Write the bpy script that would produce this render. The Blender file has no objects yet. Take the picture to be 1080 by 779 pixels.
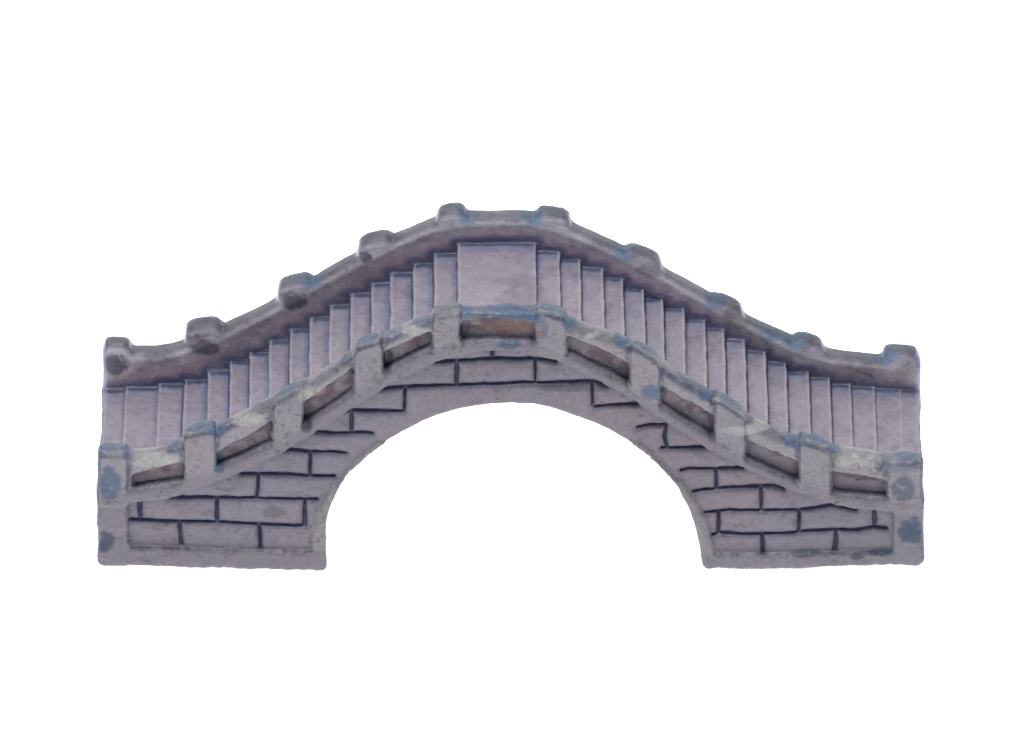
import bpy, math, time
import numpy as np
T0 = time.time()
VOX = 1.0                      # voxel size, in units of 0.1 mm
U = 1e-4                       # one model unit = 0.1 mm: the bridge is 8.7 cm long
F = np.float32

# ------------------------------------------------------------------ camera geometry (shared with the measurements)
EL = math.radians(30.0)
CE, SE = math.cos(EL), math.sin(EL)
D = 18000.0
Z0 = 242.4
CAM = np.array([0.0, -D * CE, Z0 + D * SE])

def inv(px, py, Y):
    """measured point of the photograph -> (X, Z) on the upright plane at depth Y"""
    u = (px - 540.0) / D
    v = (389.5 - py) / D
    dy = CE + v * SE
    dz = -SE + v * CE
    t = (Y - CAM[1]) / dy
    return u * t, CAM[2] + t * dz

def invpts(pts, Y):
    return np.array([inv(a, b, Y) for a, b in pts])

# ------------------------------------------------------------------ measured curves
W = 230.0                       # width of the bridge (outer face to outer face)
XE = 436.0                      # half length
XG = np.arange(-470, 470.01, 0.5)
def curve(pts, Y, smooth=9):
    p = invpts(pts, Y)
    c = np.interp(XG, p[:, 0], p[:, 1])
    k = np.hanning(2 * smooth * 2 + 3); k /= k.sum()
    n = len(k) // 2
    return np.convolve(np.pad(c, n, mode='edge'), k, 'valid').astype(F)

z_band_lo = curve([(100,534),(140,532),(183,524),(230,508),(257,498),(307,473),(337,453),(367,433),(403,411),(430,396),(463,382),
                   (490,374),(520,371),(560,374),(593,383),(627,399),(653,412),(672,425),(697,441),(742,471),(782,493),(823,512),
                   (877,532),(900,538),(943,541),(980,542)], 0)
z_band_hi = curve([(100,516),(140,513),(194,505),(228,491),(288,465),(320,445),(377,407),(405,390),(457,364),(490,359),(520,358),(560,360),
                   (597,371),(660,400),(697,424),(753,459),(788,481),(841,505),(884,518),(933,523),(980,524)], 0)
z_lip = curve([(100,505),(142,501),(190,489),(229,477),(263,460),(285,447),(322,422),(368,392),(407,372),(455,350),(488,340),(525,337),
               (560,341),(599,356),(627,366),(660,383),(698,407),(747,435),(790,465),(843,487),(883,498),(933,506),(980,508)], 0)
z_top_near = curve([(100,471),(140,470),(165,469),(190,460),(228,446),(263,427),(287,416),(328,394),(367,370),(400,352),(430,338),
               (455,328),(487,321),(525,320),(563,321),(600,331),(630,342),(660,354),(697,377),(720,392),(750,409),(787,432),
               (813,446),(845,458),(880,467),(931,473),(980,475)], 22)
z_top_far = curve([(100,364),(140,364),(165,364),(190,358),(235,341),(288,314),(335,288),(373,267),(415,245),(457,228),(495,221),
               (560,221),(606,233),(658,257),(700,279),(750,309),(785,328),(837,353),(875,367),(923,372),(980,373)], 224)

near_posts = [(104,137,467,467),(192,228,449,441),(287,321,415,396),(372,405,358,347),(455,487,323,318),(564,598,317,326),
              (663,697,353,373),(753,787,407,429),(843,878,452,464),(936,976,474,477)]
far_posts = [(107,139,356,356),(195,234,339,334),(293,329,294,286),(378,413,250,241),(461,492,218,214),(565,603,216,221),
             (662,698,254,267),(752,784,307,319),(839,869,348,357),(931,969,363,365)]
def post_table(posts, Yx, Yt):
    xs, hw, zt = [], [], np.zeros_like(XG)
    for l, r, tl, tr in posts:
        a = inv(l, tl, Yx)[0]; b = inv(r, tr, Yx)[0]
        xs.append((a + b) / 2); hw.append((b - a) / 2)
    xs = np.array(xs); hw = np.array(hw)
    idx = np.abs(XG[:, None] - xs[None]).argmin(1)
    for i, (l, r, tl, tr) in enumerate(posts):
        a = inv(l, tl, Yt); b = inv(r, tr, Yt)
        s = (b[1] - a[1]) / (b[0] - a[0])
        m = idx == i
        zt[m] = 2.0 + (a[1] + b[1]) / 2 + s * (XG[m] - xs[i])
    return idx.astype(np.int32), xs[idx].astype(F), hw[idx].astype(F), zt.astype(F), xs
NPI, NPX, NPW, NPZ, NPC = post_table(near_posts, -2, 25)
FPI, FPX, FPW, FPZ, FPC = post_table(far_posts, 210, 226)

steps_px = [(90,133,412),(133,167,410),(167,194,406),(194,219,402),(219,242,393),(242,263,383),(263,284,374),(284,306,362),
 (306,327,350),(327,348,338),(348,370,325),(370,392,313),(392,412,302),(412,436,291),(436,458,281),(458,483,270),(483,566,258),
 (566,591,267),(591,613,275),(613,637,284),(637,658,295),(658,680,306),(680,700,316),(700,722,327),(722,744,339),(744,764,348),
 (764,786,359),(786,808,371),(808,830,383),(830,854,392),(854,876,399),(876,898,406),(898,923,409),(923,951,411),(951,990,412)]
NS = len(steps_px); LAND = 16
SA = np.array([inv(a, t, 205)[0] for a, b, t in steps_px]); SB = np.array([inv(b, t, 205)[0] for a, b, t in steps_px])
ST = np.array([inv(a, t, 205)[1] for a, b, t in steps_px])
SX = np.clip(np.searchsorted(SA, XG) - 1, 0, NS - 1).astype(np.int32)      # step index by x
SA2 = SA.copy(); SB2 = SB.copy()
SB2[:LAND] += 60; SA2[LAND + 1:] -= 60
SA2[0] = -600; SB2[-1] = 600
SC = ((SA2 + SB2) / 2).astype(F); SH = ((SB2 - SA2) / 2).astype(F); ST = ST.astype(F)

# ------------------------------------------------------------------ 2-D distance fields on the facade plane (x, z)
GX0, GZ0 = -460, -20
gx = np.arange(GX0, 461, 1.0); gz = np.arange(GZ0, 361, 1.0)
GXX, GZZ = np.meshgrid(gx, gz, indexing='ij')
def seg_dist(P, A, B):
    d = np.full(GXX.shape, 1e9)
    for a, b in zip(A, B):
        ab = b - a; L = (ab ** 2).sum() + 1e-9
        t = np.clip(((GXX - a[0]) * ab[0] + (GZZ - a[1]) * ab[1]) / L, 0, 1)
        d = np.minimum(d, np.hypot(GXX - a[0] - t * ab[0], GZZ - a[1] - t * ab[1]))
    return d
arch = [(341,640),(342,597),(342.5,578),(342.5,566),(344.5,547),(348,533),(355,517),(366,500),(380,485),(396,470),(420,453),(448,439),
        (465,432.5),(483,427.5),(508,423),(525,421.5),(542,421),(560,422),(580,425.5),(595,430),(623,440),(650,453),(672,467),(690,482),(706,500),
        (717,514),(726,530),(733,551),(738,574),(741,592),(742,600),(742.5,640)]
arch = [(a, b + 6.5 * min(max((570 - b) / 120, 0), 1)) for a, b in arch]
A = invpts(arch, 0)
def smooth_poly(P, n=3):
    for _ in range(n):
        Q = [P[0]]
        for a, b in zip(P[:-1], P[1:]):
            Q += [a * .75 + b * .25, a * .25 + b * .75]
        Q.append(P[-1]); P = np.array(Q)
    return P
A = smooth_poly(A, 2)
dA = seg_dist(None, A[:-1], A[1:])
# inside test: below the arch line and between its feet
Ztop = np.interp(GXX, A[:, 0], A[:, 1])
ins = (GXX > A[0, 0]) & (GXX < A[-1, 0])
poly = A
cnt = np.zeros(GXX.shape, bool)
V = np.vstack([A, [[A[-1, 0], -200], [A[0, 0], -200]]])
for i in range(len(V)):
    a, b = V[i], V[(i + 1) % len(V)]
    c = ((a[1] > GZZ) != (b[1] > GZZ))
    with np.errstate(divide='ignore', invalid='ignore'):
        xi = (b[0] - a[0]) * (GZZ - a[1]) / (b[1] - a[1]) + a[0]
    cnt ^= c & (GXX < xi)
G_OPEN = np.where(cnt, -dA, dA).astype(F)
joints = [
 [(138,549),(170,550),(230,550.5),(270,552),(300,553.5),(322,553.5)], [(180,523),(230,524),(290,525),(335,526)],
 [(254,499),(300,500),(325,502),(353,502)], [(302,474),(330,476),(366,477)], [(333,455),(360,456),(392,456)],
 [(366,432),(395,432),(426,433)], [(403,409),(430,407),(480,406),(520,405),(560,403),(600,402),(625,401),(639,405)],
 [(460,382),(480,381),(517,379),(567,379),(586,382)], [(627,428),(640,426),(672,425)], [(672,450),(686,447),(703,447)],
 [(698,472),(720,472),(743,471)], [(719,496),(727,494),(747,494),(783,492.5)], [(732,519),(740,517),(762,515),(790,513),(816,511),(827,515)],
 [(743,541),(771,538),(803,537.5),(842,537),(860,535),(877,532),(902,538)],
 [(752,564),(759,562),(780,563),(835,561.5),(843,561),(877,559),(905,560),(921,557),(935,559)],
 [(190,550),(190.5,562),(191,576)], [(274,553),(275,578)], [(149,528),(150,549)], [(229.5,524),(230,550)], [(322,527),(322,554),],
 [(272,500),(271,524)], [(327,476),(327,501)], [(370,433),(370,455)], [(427.5,409),(426,432)], [(481.5,382),(482,406)],
 [(564,379),(564,403)], [(519,370),(519,379)], [(624,402),(624.5,425)], [(703,448),(701,459),(704,471)], [(755,494),(756,515)],
 [(803,514),(803,537)], [(759,540),(758,562)], [(842,537),(842,561)], [(804,563),(805,583)], [(881,560),(880,582)], [(922,540),(922,557)]]
rng = np.random.default_rng(4)
JA, JB, JV = [], [], []
for j in joints:
    p = invpts(j, 5)
    # subdivide with a little wander so no joint is ruler-straight
    q = [p[0]]
    for a, b in zip(p[:-1], p[1:]):
        n = max(1, int(np.hypot(*(b - a)) / 9))
        for k in range(1, n + 1):
            q.append(a + (b - a) * k / n + (rng.normal(0, .35, 2) if k < n else 0))
    q = np.array(q)
    JA += list(q[:-1]); JB += list(q[1:])
G_JOINT = seg_dist(None, JA, JB).astype(F)
print('fields', round(time.time() - T0, 1))

def bil(G, x, z):
    u = np.clip(x - F(GX0), 0, G.shape[0] - 1.001); v = np.clip(z - F(GZ0), 0, G.shape[1] - 1.001)
    i = u.astype(np.int32); j = v.astype(np.int32); u = u - i; v = v - j
    f = G.ravel(); k = i * G.shape[1] + j
    a = f[k]; b = f[k + 1]; c = f[k + G.shape[1]]; d = f[k + G.shape[1] + 1]
    a = a + (b - a) * v; c = c + (d - c) * v
    return a + (c - a) * u
def smin(a, b, k):
    k = np.asarray(k, dtype=F)
    h = np.maximum(k - np.abs(a - b), 0) / k
    return np.minimum(a, b) - h * h * k * F(.25)
def smax(a, b, k): return -smin(-a, -b, k)
def slope(c): return (1 / np.sqrt(1 + np.gradient(c, XG) ** 2)).astype(F)
S_NEAR, S_FAR, S_HI, S_LO, S_LIP = map(slope, (z_top_near, z_top_far, z_band_hi, z_band_lo, z_lip))
RIMW = np.interp(np.arange(-460, 461), [-460, 460], [1, 1])

# component ids
ID_BODY, ID_STRING, ID_BASE, ID_RIM, ID_PIER, ID_PAR, ID_POST = range(7)
def sdf(x, y, z, comps=False):
    ix = np.clip((x + F(470)) * 2 + F(.5), 0, len(XG) - 1).astype(np.int32)
    far = y > W / 2
    yp = np.where(far, F(W) - y, y)
    ax = np.abs(x)
    # stairs
    si = SX[ix]
    st = None
    for o in (-1, 0, 1):
        s = np.clip(si + o, 0, NS - 1)
        qx = np.abs(x - SC[s]) - SH[s] + F(1.2); qz = z - ST[s] + F(1.2)
        d = np.sqrt(np.maximum(qx, 0) ** 2 + np.maximum(qz, 0) ** 2) + np.minimum(np.maximum(qx, qz), 0) - F(1.2)
        st = d if st is None else np.minimum(st, d)
    op = bil(G_OPEN, x, z)
    gj = bil(G_JOINT, x, z)
    ends = smax(ax - F(XE), -z - F(3), 8)
    cut = smax(ends, -op, 7)
    # brick face with pillowed bricks between raked joints
    yw = F(4.5) + F(2.8) * np.exp(-(gj / F(1.5)) ** 2) + F(3.0) * np.exp(-gj / F(3.6))
    body = smax(smax(st, yw - yp, 2.5), cut, 5)
    zs = z_band_hi[ix] - F(2.5); zb = z_band_lo[ix]
    string = smax(smax((zb - z) * S_LO[ix], (z - zs - F(.2) * np.maximum(yp, 0)) * S_HI[ix] * F(.87), 6), F(-3.0) - yp, 8)
    string = np.maximum(smax(string, cut, 4), yp - 15)
    base = np.maximum(smax(smax((z + F(1.0) * yp - (F(21) - x * F(.007))) * F(.72), F(-1.5) - yp, 10), cut, 6), yp - 15)
    rw = F(5) + F(9) * np.clip((F(105) - z) / F(60), 0, 1)
    rim = np.maximum(smax(smax(op - rw, F(.2) - yp, 5), cut, 6), np.maximum(yp - 15, z - F(150)))
    pier = np.maximum(smax(smax(F(404) - ax, F(-1.8) - yp, 6), cut, 7), np.maximum(yp - 15, z - zs))
    # parapets
    zt = np.where(far, z_top_far[ix], z_top_near[ix]); sl = np.where(far, S_FAR[ix], S_NEAR[ix])
    top = (z - zt) * sl
    sides = smax(-yp + F(.5), yp - F(26.5) + F(.17) * np.clip(zt - z - 9, 0, 40), 4)
    par = smax(smax(top, sides, 11), ax - F(XE), 6)
    par = np.maximum(par, (zs - 3 - np.clip((yp - 12) * 4, 0, 31)) - z)
    zl = z_lip[ix]
    rec = smax(smax((z - zl) * S_LIP[ix], yp - 10.5, 3), F(-400) + ax, 4)
    par = smax(par, -np.maximum(rec, zs - 5 - z), 3)
    body = np.where(yp < 40, np.maximum(body, np.minimum(F(10.5) - yp, z - zs + 3)), body)
    # posts
    pxc = np.where(far, FPX[ix], NPX[ix]); pw = np.where(far, FPW[ix], NPW[ix]); pz = np.where(far, FPZ[ix], NPZ[ix])
    bulge = F(-2.5)
    po = smax(np.abs(x - pxc) - pw, smax(bulge - yp, yp - np.where(far, F(24.9) - F(.17) * np.clip(pz - z - 9, 0, 40), F(27)), 5), np.where(far, F(9), F(5.5)))
    po = smax(po, (z - pz) * F(.93), np.where(far, F(11), F(8)))
    po = np.maximum(smax(po, ax - F(XE + 1), 7), zs - 8 - np.clip((yp - 12) * 4, 0, 31) - z)
    if comps:
        return np.stack([body, string, base, rim, pier, par, po]).argmin(0), st, gj, op
    d = smin(body, string, 2.5)
    d = smin(d, base, 4); d = smin(d, rim, 3); d = smin(d, pier, 4)
    d = smin(d, par, 2.5)
    return smin(d, po, np.where(far, F(5), F(2.5)))

# ------------------------------------------------------------------ sparse surface nets
N = 16
lo = np.array([-448, -14, -8]); hi = np.array([448, 246, 336])
nb = np.ceil((hi - lo) / (N * VOX)).astype(int)
bi = np.stack(np.meshgrid(*[np.arange(n) for n in nb], indexing='ij'), -1).reshape(-1, 3)
cen = lo + (bi + .5) * N * VOX
dc = sdf(*cen.T.astype(F))
bi = bi[np.abs(dc) < N * VOX * 1.35]
DIM = nb * N + 4
def key(i, j, k): return (i.astype(np.int64) * DIM[1] + j) * DIM[2] + k
r = np.arange(N + 1)
LI, LJ, LK = [a.astype(np.int32) for a in np.meshgrid(r, r, r, indexing='ij')]
corner = [(a, b, c) for a in (0, 1) for b in (0, 1) for c in (0, 1)]
edges = [(p, q) for p in range(8) for q in range(8) if p < q and sum(abs(np.array(corner[p]) - corner[q])) == 1]
VK, VP, QK = [], [], []
for s in range(0, len(bi), 160):
    b = bi[s:s + 160]
    I = b[:, 0, None, None, None] * N + LI; J = b[:, 1, None, None, None] * N + LJ; K = b[:, 2, None, None, None] * N + LK
    d = sdf((lo[0] + I * VOX).astype(F), (lo[1] + J * VOX).astype(F), (lo[2] + K * VOX).astype(F))
    neg = d < 0
    c8 = [neg[:, a:a + N, e:e + N, f:f + N] for a, e, f in corner]
    cn = sum(c.astype(np.int8) for c in c8)
    w = np.where((cn > 0) & (cn < 8))
    v8 = np.stack([d[w[0], w[1] + a, w[2] + e, w[3] + f] for a, e, f in corner], 1)
    acc = np.zeros((len(v8), 3)); n = np.zeros(len(v8))
    for p, q in edges:
        a, c = v8[:, p], v8[:, q]
        m = (a < 0) != (c < 0)
        t = np.where(m, a / np.where(a == c, 1, a - c), 0)[:, None]
        P = np.array(corner[p]) * (1 - t) + np.array(corner[q]) * t
        acc += P * m[:, None]; n += m
    gi = b[w[0]] * N + np.stack(w[1:], 1)
    VP.append(lo + (gi + acc / n[:, None]) * VOX)
    VK.append(key(gi[:, 0], gi[:, 1], gi[:, 2]))
    for ax_ in range(3):
        sl0 = [slice(None), slice(0, N), slice(0, N), slice(0, N)]; sl1 = list(sl0); sl1[ax_ + 1] = slice(1, N + 1)
        a, c = neg[tuple(sl0)], neg[tuple(sl1)]
        e = np.where(a != c)
        g = b[e[0]] * N + np.stack(e[1:], 1)
        o1, o2 = [(1, 2), (2, 0), (0, 1)][ax_]
        u = np.zeros(3, int); v = np.zeros(3, int); u[o1] = 1; v[o2] = 1
        ks = [key(*(g - du - dv).T) for du, dv in ((u, v), (0 * u, v), (0 * u, 0 * v), (u, 0 * v))]
        q = np.stack(ks, 1)
        flip = ~a[e]
        q[flip] = q[flip][:, ::-1]
        QK.append(q)
VK = np.concatenate(VK); P = np.concatenate(VP); Q = np.concatenate(QK)
o = np.argsort(VK); VK = VK[o]; P = P[o]
qi = np.searchsorted(VK, Q); qi = np.clip(qi, 0, len(VK) - 1)
ok = (VK[qi] == Q).all(1)
print('verts', len(P), 'quads', len(qi), 'dropped', (~ok).sum(), round(time.time() - T0, 1))
qi = qi[ok]

def normals(P, qi):
    n = np.cross(P[qi[:, 2]] - P[qi[:, 0]], P[qi[:, 3]] - P[qi[:, 1]])
    out = np.zeros_like(P)
    for c in range(3):
        for k in range(4):
            out[:, c] += np.bincount(qi[:, k], n[:, c], len(P))
    return out / (np.linalg.norm(out, axis=1, keepdims=True) + 1e-12)
NRM = normals(P, qi)

# ------------------------------------------------------------------ noise
LAT = np.random.default_rng(11).random((48, 48, 48)).astype(F)
def vn(p, scale, off=0.0):
    q = (p / scale + off).astype(F)
    i = np.floor(q).astype(np.int32); f = q - i; f = f * f * (3 - 2 * f)
    i0 = i % 48; i1 = (i + 1) % 48
    r = 0
    for a in (0, 1):
        for b in (0, 1):
            for c in (0, 1):
                r = r + LAT[(i1 if a else i0)[:, 0], (i1 if b else i0)[:, 1], (i1 if c else i0)[:, 2]] * \
                    (f[:, 0] if a else 1 - f[:, 0]) * (f[:, 1] if b else 1 - f[:, 1]) * (f[:, 2] if c else 1 - f[:, 2])
    return r
def fbm(p, scale, n=3, off=0.0):
    r = 0; a = 1; t = 0
    for k in range(n):
        r = r + a * vn(p, scale / 2 ** k, off + 7.3 * k); t += a; a *= .55
    return r / t
def sst(a, b, x):
    t = np.clip((x - a) / (b - a), 0, 1); return t * t * (3 - 2 * t)

# ------------------------------------------------------------------ masks read from the solid itself
Pf = P.astype(F); Nf = NRM.astype(F)
def at(h):
    q = Pf + Nf * F(h); return sdf(q[:, 0], q[:, 1], q[:, 2])
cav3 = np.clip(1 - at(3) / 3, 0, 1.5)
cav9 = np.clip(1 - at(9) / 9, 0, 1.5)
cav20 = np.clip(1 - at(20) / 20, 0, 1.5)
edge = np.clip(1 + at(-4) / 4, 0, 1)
comp, stv, gj, op = sdf(Pf[:, 0], Pf[:, 1], Pf[:, 2], comps=True)
x, y, z = Pf.T
ix = np.clip((x + 470) * 2 + .5, 0, len(XG) - 1).astype(np.int32)
far = y > W / 2
yp = np.where(far, W - y, y)
# image-free helper: project on facade height used for the painter's marks below
def mark(px, py, Y, rx, rz):
    """round dab of paint centred on a measured point of the upright plane at depth Y"""
    X, Zc = inv(px, py, Y)
    m = ((x - X) / rx) ** 2 + ((z - Zc) / rz) ** 2
    m = np.where(np.abs(y - Y) < 16, m, 9)
    return m
n4 = fbm(P, 5, 3, 1.0); n12 = fbm(P, 14, 3, 5.0); n30 = fbm(P, 34, 3, 9.0); n80 = fbm(P, 90, 2, 3.0); nst = fbm(P * [1, .25, .25], 7, 3, 2.0)

def hexc(r, g, b):
    c = np.array([r, g, b]) / 255.0
    return np.where(c < .04045, c / 12.92, ((c + .055) / 1.055) ** 2.4)
def mix(c, k, m):
    m = (np.clip(m, 0, 1) * np.ones(len(c)))[:, None]; return c * (1 - m) + np.asarray(k) * m
LILAC = hexc(158, 151, 164); PINK = hexc(160, 149, 158); GREY = hexc(154, 152, 158); OCHRE = hexc(159, 154, 158)
TEAL = hexc(92, 112, 134); NAVY = hexc(46, 50, 78); BLUE = hexc(112, 126, 156); BROWN = hexc(116, 86, 96); MAUVE = hexc(124, 105, 114)
DARK = hexc(72, 70, 76); CHALK = hexc(190, 190, 188)

C = np.tile(LILAC, (len(P), 1))
C = mix(C, PINK, sst(.45, .65, n30))
C = mix(C, GREY, sst(.5, .75, n12) * .6)
isdeck = (comp == ID_BODY) & (NRM[:, 2] > .5)
wall = (comp == ID_BODY) & (yp < 14)
rail = (comp == ID_PAR); post = comp == ID_POST
trim = np.isin(comp, [ID_STRING, ID_BASE, ID_RIM, ID_PIER])
recess = rail & (yp > 5) & (yp < 14) & (z < z_lip[ix] + 2) & (np.where(far, NRM[:, 1] > .3, NRM[:, 1] < -.3))
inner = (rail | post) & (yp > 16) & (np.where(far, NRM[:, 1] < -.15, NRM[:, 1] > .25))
topf = (rail | post) & (NRM[:, 2] > .6)
front = (yp < 8)

# wall: slightly duller than the treads, cloudy
C[wall] = mix(C[wall], hexc(154, 149, 164), .65 + .5 * (n30[wall] - .5))
C[wall] = mix(C[wall], hexc(166, 150, 160), sst(.4, .7, fbm(P[wall], 40, 2, 15.)) * .6)
C[trim] = mix(C[trim], hexc(152, 145, 158), .85)
C[trim] = mix(C[trim], hexc(146, 144, 150), sst(.45, .68, n12[trim]) * .5)
rp = (rail | post)
C[rp] = mix(C[rp], hexc(158, 152, 160), .8)
m = rp & front
C[m] = mix(C[m], OCHRE, sst(.42, .62, n12[m]) * .7)
# blue wash lying in the tops and on the top faces
m = topf
C[m] = mix(C[m], TEAL, sst(.44, .58, n30[m]) * .6)
m = topf & far
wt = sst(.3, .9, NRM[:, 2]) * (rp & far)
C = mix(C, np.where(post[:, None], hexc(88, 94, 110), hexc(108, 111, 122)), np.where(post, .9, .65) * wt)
# inner faces: warm mauve towards the bottom
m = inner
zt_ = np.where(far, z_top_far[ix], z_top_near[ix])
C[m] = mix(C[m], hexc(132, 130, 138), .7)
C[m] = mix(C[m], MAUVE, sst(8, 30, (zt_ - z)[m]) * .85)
C[m] = mix(C[m], hexc(46, 52, 82), sst(13, 2, stv[m] + 6 * (n12[m] - .5)) * .85)  # dark foot: the shadow under the parapet painted into the colour
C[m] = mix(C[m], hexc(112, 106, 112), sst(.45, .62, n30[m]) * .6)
# recess
C[recess] = mix(C[recess], BROWN, (.35 + .65 * sst(.35, .6, n12[recess])) * sst(0, 10, (z - z_band_hi[ix])[recess] + 6 * (n30[recess] - .3)))
# treads: blue wash gathering at the far end and in the inner corner of each step
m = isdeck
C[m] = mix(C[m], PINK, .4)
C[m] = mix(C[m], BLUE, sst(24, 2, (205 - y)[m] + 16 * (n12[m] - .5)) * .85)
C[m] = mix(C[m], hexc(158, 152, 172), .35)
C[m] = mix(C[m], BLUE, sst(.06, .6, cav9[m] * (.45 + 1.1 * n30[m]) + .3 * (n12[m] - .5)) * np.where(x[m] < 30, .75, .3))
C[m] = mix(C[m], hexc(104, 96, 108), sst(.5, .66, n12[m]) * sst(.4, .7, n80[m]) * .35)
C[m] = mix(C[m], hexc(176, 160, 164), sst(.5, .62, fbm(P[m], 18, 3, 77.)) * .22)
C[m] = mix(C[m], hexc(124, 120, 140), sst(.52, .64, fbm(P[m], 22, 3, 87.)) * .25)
C[m] = mix(C[m], hexc(60, 74, 100), sst(7, 1, (205 - y)[m] + 6 * (n4[m] - .5)) * .8)  # darkest far strip: wash plus painted-in shade at the parapet's foot
# cavities everywhere
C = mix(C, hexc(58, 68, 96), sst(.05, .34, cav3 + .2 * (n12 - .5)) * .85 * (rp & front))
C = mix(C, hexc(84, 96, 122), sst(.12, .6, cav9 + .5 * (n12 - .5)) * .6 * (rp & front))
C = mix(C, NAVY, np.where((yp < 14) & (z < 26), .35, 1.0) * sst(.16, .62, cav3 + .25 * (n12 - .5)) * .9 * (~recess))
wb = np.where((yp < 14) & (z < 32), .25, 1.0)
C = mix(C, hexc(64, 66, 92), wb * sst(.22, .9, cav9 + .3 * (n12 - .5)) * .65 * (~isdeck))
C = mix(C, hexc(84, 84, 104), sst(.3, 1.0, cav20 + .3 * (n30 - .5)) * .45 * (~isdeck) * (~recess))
C[wall] = mix(C[wall], hexc(68, 76, 118), sst(2.4, .5, gj[wall] + 2.6 * (n12[wall] - .5)) * .85)
C[wall] = mix(C[wall], hexc(96, 98, 126), sst(7, 1.5, gj[wall]) * .5)
# worn edges
e = sst(.12, .5, edge) * sst(.35, .6, n12)
C = mix(C, hexc(166, 165, 168), e * .5 * (~isdeck) * np.where(yp < 14, 1, .3))
m = comp == ID_RIM
C[m] = mix(C[m], hexc(170, 166, 168), .35 + .5 * sst(.4, .6, n12[m]))
C = mix(C, hexc(186, 180, 184), sst(.1, .4, edge) * .55 * isdeck * (.4 + n12))
m = rp & front
C[m] = mix(C[m], hexc(172, 170, 158), sst(.1, .5, edge[m]) * sst(.44, .62, n12[m]) * .7)

# dabs of blue paint on the tops of the near posts, the pier and where the photo shows them
def dab(px, py, Y, rx, rz, col, a=.9, soft=.5):
    global C
    m = mark(px, py, Y, rx, rz) + 1.5 * (n12 - .5) + 1.0 * (n4 - .5)
    C = mix(C, col, sst(1 + soft, 1 - soft, m) * a)
TL = hexc(84, 110, 140); SL = hexc(88, 94, 108)
dab(118, 509, -2, 12, 18, TL); dab(113, 574, -2, 11, 13, hexc(64, 78, 100), .95); dab(953, 515, -2, 12, 15, hexc(88, 96, 118), .85)
dab(960, 562, -2, 13, 17, hexc(66, 88, 122), .95); dab(948, 490, 0, 22, 8, hexc(120, 128, 146), .6)
dab(545, 337, 0, 22, 6, TL, .95, .3); dab(568, 348, 0, 10, 16, hexc(104, 122, 146), .8); dab(536, 362, 3, 12, 5, TL, .8)
dab(690, 412, -2, 14, 9, TL, .8); dab(231, 488, 4, 6, 9, TL, .9); dab(324, 446, 4, 6, 8, NAVY, .8); dab(409, 380, 4, 6, 10, NAVY, .85)
dab(490, 350, 4, 6, 10, NAVY, .85); dab(933, 590, -1, 1, 1, TL, 0)
dab(932, 586, 0, 14, 5, hexc(70, 96, 120), .85); dab(902, 590, -1, 8, 4, hexc(70, 80, 92), .8); dab(850, 583, 2, 16, 4, hexc(90, 96, 112), .8)
dab(880, 470, 8, 7, 8, TL, .8); dab(656, 357, 12, 8, 6, TL, .9); dab(744, 411, 12, 7, 6, TL, .8); dab(600, 335, 12, 8, 8, TL, .85)
dab(228, 447, 14, 10, 8, TL, .8); dab(300, 408, 18, 14, 8, hexc(110, 140, 150), .7); dab(320, 400, 18, 5, 6, NAVY, .6)
dab(540, 328, 12, 26, 7, TL, .8); dab(492, 326, 12, 8, 8, TL, .8); dab(417, 345, 20, 14, 6, BLUE, .7); dab(440, 334, 20, 14, 6, BLUE, .6)
dab(840, 458, 14, 14, 8, TL, .75); dab(137, 472, 14, 6, 8, BLUE, .7); dab(928, 482, 12, 5, 12, NAVY, .7); dab(185, 462, 14, 5, 10, BLUE, .7)
for i, (l, r_, tl, tr) in enumerate(near_posts):
    X0, Zt = inv((l + r_) / 2, (tl + tr) / 2, 25)
    m = ((x - X0) / 13) ** 2 + ((y - 13) / 10) ** 2 + ((z - Zt) / 22) ** 2 + .9 * (n12 - .5)
    C = mix(C, hexc(96, 118, 142) if i != 4 else hexc(120, 126, 124), sst(1.25, .75, m) * .9 * (NRM[:, 2] > .35))
# dark smudges on the inner side of the far parapet
for px, py, rx, rz, a in ((122,385,14,12,.95),(215,367,17,9,.9),(312,319,15,11,.95),(386,271,7,6,.9),(772,331,9,6,.4),(686,284,16,10,.45),(851,362,9,7,.4),(957,384,12,8,.3),(604,238,10,5,.4)):
    dab(px, py, 205, rx, rz, hexc(66, 66, 76), a, .6)
dab(545, 282, 205, 1, 1, TL, 0)
for px, py in ((330,290),(493,225),(562,226),(655,262),(752,314),(838,355),(812,347),(934,372)):
    X0, Zt = inv(px, py, 220)
    m = ((x - X0) / 16) ** 2 + ((y - 216) / 14) ** 2 + ((z - Zt) / 14) ** 2 + .9 * (n12 - .5)
    C = mix(C, TEAL, sst(1.3, .7, m) * .85)
# pale rail highlights painted on
for px, py, Y, rx, rz in ((268,434,16,12,6),(255,438,14,14,5),(622,350,10,9,3),(165,484,4,24,9),(905,484,4,24,8),(440,350,2,16,5),(790,448,8,26,5),(330,412,6,14,8)):
    dab(px, py, Y, rx, rz, hexc(192, 192, 186), .75, .7)
dab(545, 345, 11, 30, 9, hexc(146, 104, 98), .7)
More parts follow.
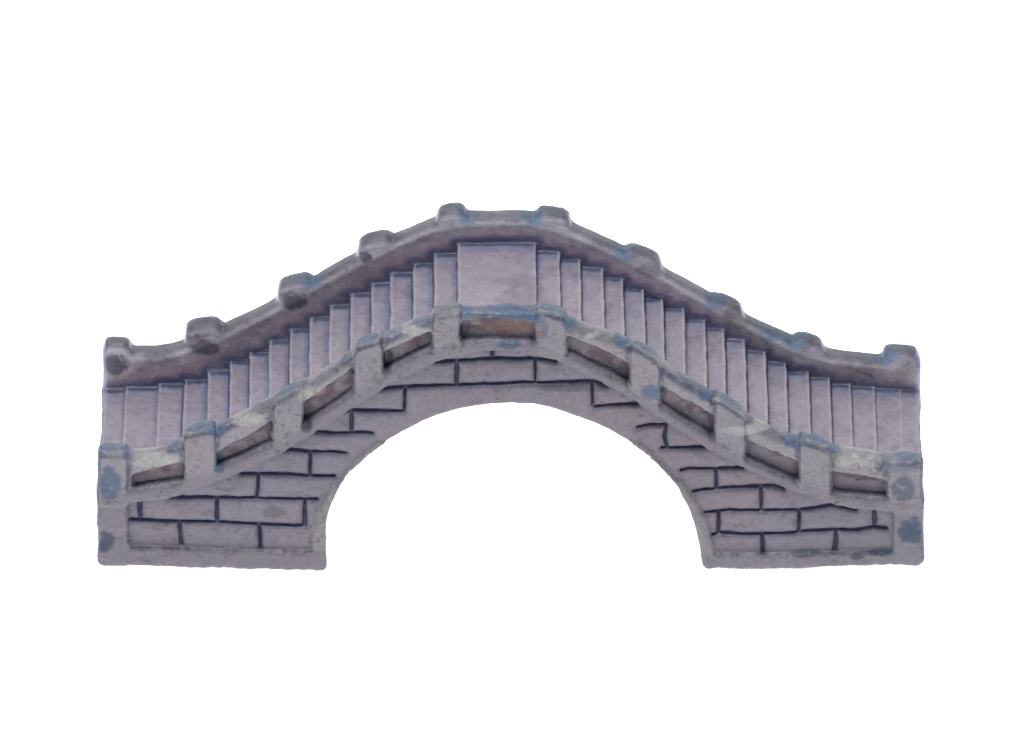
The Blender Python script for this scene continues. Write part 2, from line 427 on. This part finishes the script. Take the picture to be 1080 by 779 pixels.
# scuffs and specks
sp = sst(.76, .86, vn(P, 3.2, 4.0)) * sst(.46, .62, n30) * np.where(isdeck, .35, .8)
C = mix(C, DARK, sp * .7)
nst = fbm(P * [.3, .9, .9], 4.5, 3, 2.0)
fl = sst(.62, .74, fbm(P, 3.4, 2, 51.)) * sst(.48, .62, n12) * (rp & (yp < 16) & ~far)
C = mix(C, hexc(84, 82, 86), fl * .4)
fl = sst(.60, .72, fbm(P, 4, 2, 57.)) * sst(.5, .36, n12) * (rp & (yp < 20) & ~far)
C = mix(C, hexc(178, 178, 166), fl * .4)
sc = sst(.64, .72, nst) * sst(.5, .62, n30) * (~isdeck)
C = mix(C, hexc(82, 78, 90), sc * .35)
m = ((x - 10) / 34) ** 2 + ((y - 110) / 34) ** 2 + 2.2 * (n30 - .5)
C = mix(C, hexc(128, 114, 132), sst(1.1, .4, m) * .5 * isdeck * (np.abs(x) < 60))
dab(289, 539, 5, 13, 7, hexc(96, 92, 98), .55, .7); dab(605, 408, 5, 50, 4, hexc(92, 84, 92), .6, .6)
# blue lens fringe painted onto the cut ends as a cold rim
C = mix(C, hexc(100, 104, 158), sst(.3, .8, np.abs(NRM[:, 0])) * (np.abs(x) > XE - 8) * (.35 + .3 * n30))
light_tone = np.where(yp < 14, .46, .56); light_tone = np.where(post & front, .56, light_tone); light_tone = np.where(rail & front, .62, light_tone); ti = 1.4 + .75 * sst(4, 26, np.where(post, FPZ[ix], zt_) - z); light_tone = np.where(rp & far & (y < 222), ti + (.5 - ti) * wt, light_tone); light_tone = np.where(recess, .66, light_tone); light_tone = np.where(isdeck, .60, light_tone)  # light balance put into the paint: fronts darkened, far inner face lifted
C *= light_tone[:, None] * np.where((yp < 14)[:, None], [.99, .99, 1.035], [1, 1, 1.025])
C *= (1 + .22 * (n4 - .5) + .16 * (n80 - .5))[:, None]
print('painted', round(time.time() - T0, 1))

# ------------------------------------------------------------------ hand-cast unevenness
amp = np.where(isdeck, .7, 1.0)
disp = amp * 2.2 * (fbm(P, 26, 2, 21.0) - .5) + 1.1 * (fbm(P, 8, 2, 31.0) - .5)
disp = np.where(trim | rp, disp * 1.5, disp)
disp = np.where((y > 150) & rp, 3.0 * (fbm(P, 30, 2, 21.0) - .5) + .4 * (n4 - .5), disp)
disp -= 1.0 * sst(.1, .5, edge) * sst(.48, .66, n4) * (trim | (rp & front))
P2 = P + NRM * disp[:, None]
P2[:, 0] += 2.2 * (vn(P, 60, 41.0) - .5); P2[:, 2] += 2.0 * (vn(P, 70, 43.0) - .5) * sst(0, 40, P[:, 2])
P2[:, 0] -= 3.0 * sst(370, 425, -P[:, 0]) * (1 - .5 * y / W)
P2[:, 1] += 10 * sst(250, 432, np.abs(P[:, 0])) * np.clip(1 - P[:, 2] / 90, 0, 1) * (1 - y / W)
NR2 = normals(P2, qi)

# ------------------------------------------------------------------ material
def new_mat(name):
    m = bpy.data.materials.new(name); m.use_nodes = True
    nt = m.node_tree; nt.nodes.clear()
    return m, nt, nt.nodes, nt.links
mat, nt, nd, lk = new_mat('painted_resin')
out = nd.new('ShaderNodeOutputMaterial'); bs = nd.new('ShaderNodeBsdfPrincipled')
att = nd.new('ShaderNodeAttribute'); att.attribute_name = 'paint'
geo = nd.new('ShaderNodeTexCoord')
def noise(scale, det=4, rough=.6):
    n = nd.new('ShaderNodeTexNoise'); n.inputs['Scale'].default_value = scale; n.inputs['Detail'].default_value = det
    n.inputs['Roughness'].default_value = rough; lk.new(geo.outputs['Object'], n.inputs['Vector']); return n
def ramp(src, a, b, c0, c1):
    r = nd.new('ShaderNodeValToRGB'); r.color_ramp.elements[0].position = a; r.color_ramp.elements[1].position = b
    r.color_ramp.elements[0].color = (*c0, 1); r.color_ramp.elements[1].color = (*c1, 1); lk.new(src, r.inputs[0]); return r
g1 = noise(3200, 5, .7); g2 = noise(900, 4, .65)
r1 = ramp(g1.outputs['Fac'], .35, .65, (.88, .88, .88), (1.1, 1.1, 1.1))
r2 = ramp(g2.outputs['Fac'], .3, .7, (.9, .9, .93), (1.08, 1.07, 1.04))
def mul(a, b):
    m = nd.new('ShaderNodeMix'); m.data_type = 'RGBA'; m.blend_type = 'MULTIPLY'; m.inputs[0].default_value = 1
    lk.new(a, m.inputs[6]); lk.new(b, m.inputs[7]); return m.outputs[2]
col = mul(mul(att.outputs['Color'], r1.outputs['Color']), r2.outputs['Color'])
lk.new(col, bs.inputs['Base Color'])
rr = ramp(g2.outputs['Fac'], .3, .7, (.42, .42, .42), (.66, .66, .66)); lk.new(rr.outputs['Color'], bs.inputs['Roughness'])
bs.inputs['Specular IOR Level'].default_value = .45
b1 = nd.new('ShaderNodeBump'); b1.inputs['Strength'].default_value = .55; b1.inputs['Distance'].default_value = 6e-5
b2 = nd.new('ShaderNodeBump'); b2.inputs['Strength'].default_value = .5; b2.inputs['Distance'].default_value = 1.6e-4
lk.new(g1.outputs['Fac'], b1.inputs['Height']); lk.new(g2.outputs['Fac'], b2.inputs['Height'])
lk.new(b2.outputs['Normal'], b1.inputs['Normal']); lk.new(b1.outputs['Normal'], bs.inputs['Normal'])
lk.new(bs.outputs[0], out.inputs[0])

# ------------------------------------------------------------------ split the one cast surface into its named parts
col_ = bpy.context.scene.collection
root = bpy.data.objects.new('model_bridge', None); col_.objects.link(root)
root['label'] = 'small painted grey-lilac resin arch bridge with stairs on a plain white surface'
root['category'] = 'model bridge'
root.empty_display_size = .01
vi = qi[:, 0]
qc = comp[vi]; qx = P[qi, 0].mean(1); qy = P[qi, 1].mean(1); qf = qy > W / 2
qix = np.clip((qx + 470) * 2 + .5, 0, len(XG) - 1).astype(int)
qstep = np.clip(np.searchsorted(SA, qx) - 1, 0, NS - 1)
qdeck = isdeck[vi] | ((qc == ID_BODY) & (qy > 20) & (qy < W - 20) & (stv[vi] > -3))
qrec = recess[vi]
used = np.zeros(len(P), np.int64)
def part(name, mask, parent, label=None):
    f = qi[mask]
    if len(f) == 0: return None
    ids, invx = np.unique(f, return_inverse=True)
    me = bpy.data.meshes.new(name)
    me.vertices.add(len(ids)); me.vertices.foreach_set('co', (P2[ids] * U).astype(F).ravel())
    nf = len(f)
    me.loops.add(nf * 4); me.loops.foreach_set('vertex_index', invx.astype(np.int32).ravel())
    me.polygons.add(nf); me.polygons.foreach_set('loop_start', np.arange(0, nf * 4, 4, dtype=np.int32))
    me.polygons.foreach_set('loop_total', np.full(nf, 4, np.int32))
    me.update(calc_edges=True); me.validate()
    me.polygons.foreach_set('use_smooth', np.ones(len(me.polygons), bool))
    a = me.color_attributes.new('paint', 'FLOAT_COLOR', 'POINT')
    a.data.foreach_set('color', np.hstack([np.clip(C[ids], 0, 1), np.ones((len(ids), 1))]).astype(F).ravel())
    me.normals_split_custom_set_from_vertices(NR2[ids].tolist())
    me.materials.append(mat)
    ob = bpy.data.objects.new(name, me); col_.objects.link(ob); ob.parent = parent
    if label: ob['label'] = label
    return ob
for f in (False, True):
    side = qf == f
    wallm = side & (qc == ID_BODY) & ~qdeck
    part('brick_wall', wallm, root)
    part('string_course', side & (qc == ID_STRING), root)
    for sgn in (-1, 1):
        part('base_course', side & (qc == ID_BASE) & (qx * sgn > 0), root)
        part('arch_rim', side & (qc == ID_RIM) & (qx * sgn > 0), root)
        part('corner_pier', side & (qc == ID_PIER) & (qx * sgn > 0), root)
    pr = part('parapet', side & (qc == ID_PAR) & ~qrec, root)
    PI_ = (FPI if f else NPI)[qix]; PC = FPC if f else NPC
    for i in range(10):
        part('post', side & (qc == ID_POST) & (PI_ == i), pr)
    for i in range(9):
        part('recessed_panel', side & qrec & (qx > PC[i]) & (qx <= PC[i + 1]), pr)
for i in range(NS):
    part('landing' if i == LAND else 'step', qdeck & (qstep == i), root)
ZTAB = P2[:, 2].min() * U - 0.00002

# ------------------------------------------------------------------ setting: white sheet with added glow that hides all shadows
m2, nt, nd, lk = new_mat('glowing_white_sheet')
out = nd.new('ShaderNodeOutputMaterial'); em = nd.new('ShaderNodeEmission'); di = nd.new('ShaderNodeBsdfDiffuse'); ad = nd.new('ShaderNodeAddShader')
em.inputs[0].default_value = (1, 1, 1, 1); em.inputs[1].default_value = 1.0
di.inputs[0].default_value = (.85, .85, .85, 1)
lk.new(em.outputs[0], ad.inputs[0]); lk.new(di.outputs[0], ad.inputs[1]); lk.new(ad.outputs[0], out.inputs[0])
me = bpy.data.meshes.new('white_surface')
n = 24; R = .35
prof = [(-.5, 0), (.4, 0)] + [(.4 + R * math.sin(a), R - R * math.cos(a)) for a in np.linspace(.1, math.pi / 2, n)] + [(.75, 1.2)]
vs = [(sx * 1.0, a, b + ZTAB) for a, b in prof for sx in (-1, 1)]
me.from_pydata(vs, [], [(2 * i, 2 * i + 1, 2 * i + 3, 2 * i + 2) for i in range(len(prof) - 1)])
me.materials.append(m2)
for p in me.polygons: p.use_smooth = True
g = bpy.data.objects.new('white_surface', me); col_.objects.link(g); g['kind'] = 'structure'

# ------------------------------------------------------------------ light
w = bpy.data.worlds.new('World'); bpy.context.scene.world = w; w.use_nodes = True
w.node_tree.nodes['Background'].inputs[0].default_value = (.93, .95, 1, 1)
w.node_tree.nodes['Background'].inputs[1].default_value = .15
def area(name, loc, tgt, size, power, colr):
    l = bpy.data.lights.new(name, 'AREA'); l.shape = 'RECTANGLE'; l.size = size; l.size_y = size; l.energy = power; l.color = colr
    o = bpy.data.objects.new(name, l); col_.objects.link(o); o.location = loc
    from mathutils import Vector
    o.rotation_euler = (Vector(tgt) - Vector(loc)).to_track_quat('-Z', 'Y').to_euler()
area('softbox', (-.06, -.1, .6), (0, .01, .01), .2, 4.5, (.98, .98, 1))

# ------------------------------------------------------------------ camera
cd = bpy.data.cameras.new('camera'); cam = bpy.data.objects.new('camera', cd); col_.objects.link(cam)
cam.location = tuple(CAM * U); cam.rotation_euler = (math.pi / 2 - EL, 0, 0)
cd.sensor_width = 36; cd.lens = 36 * D / 1080; cd.clip_start = .05; cd.clip_end = 20
sc = bpy.context.scene; sc.camera = cam
sc.view_settings.view_transform = 'Standard'; sc.view_settings.look = 'None'; sc.view_settings.exposure = 0
sc.cycles.max_bounces = 6
print('done', round(time.time() - T0, 1))
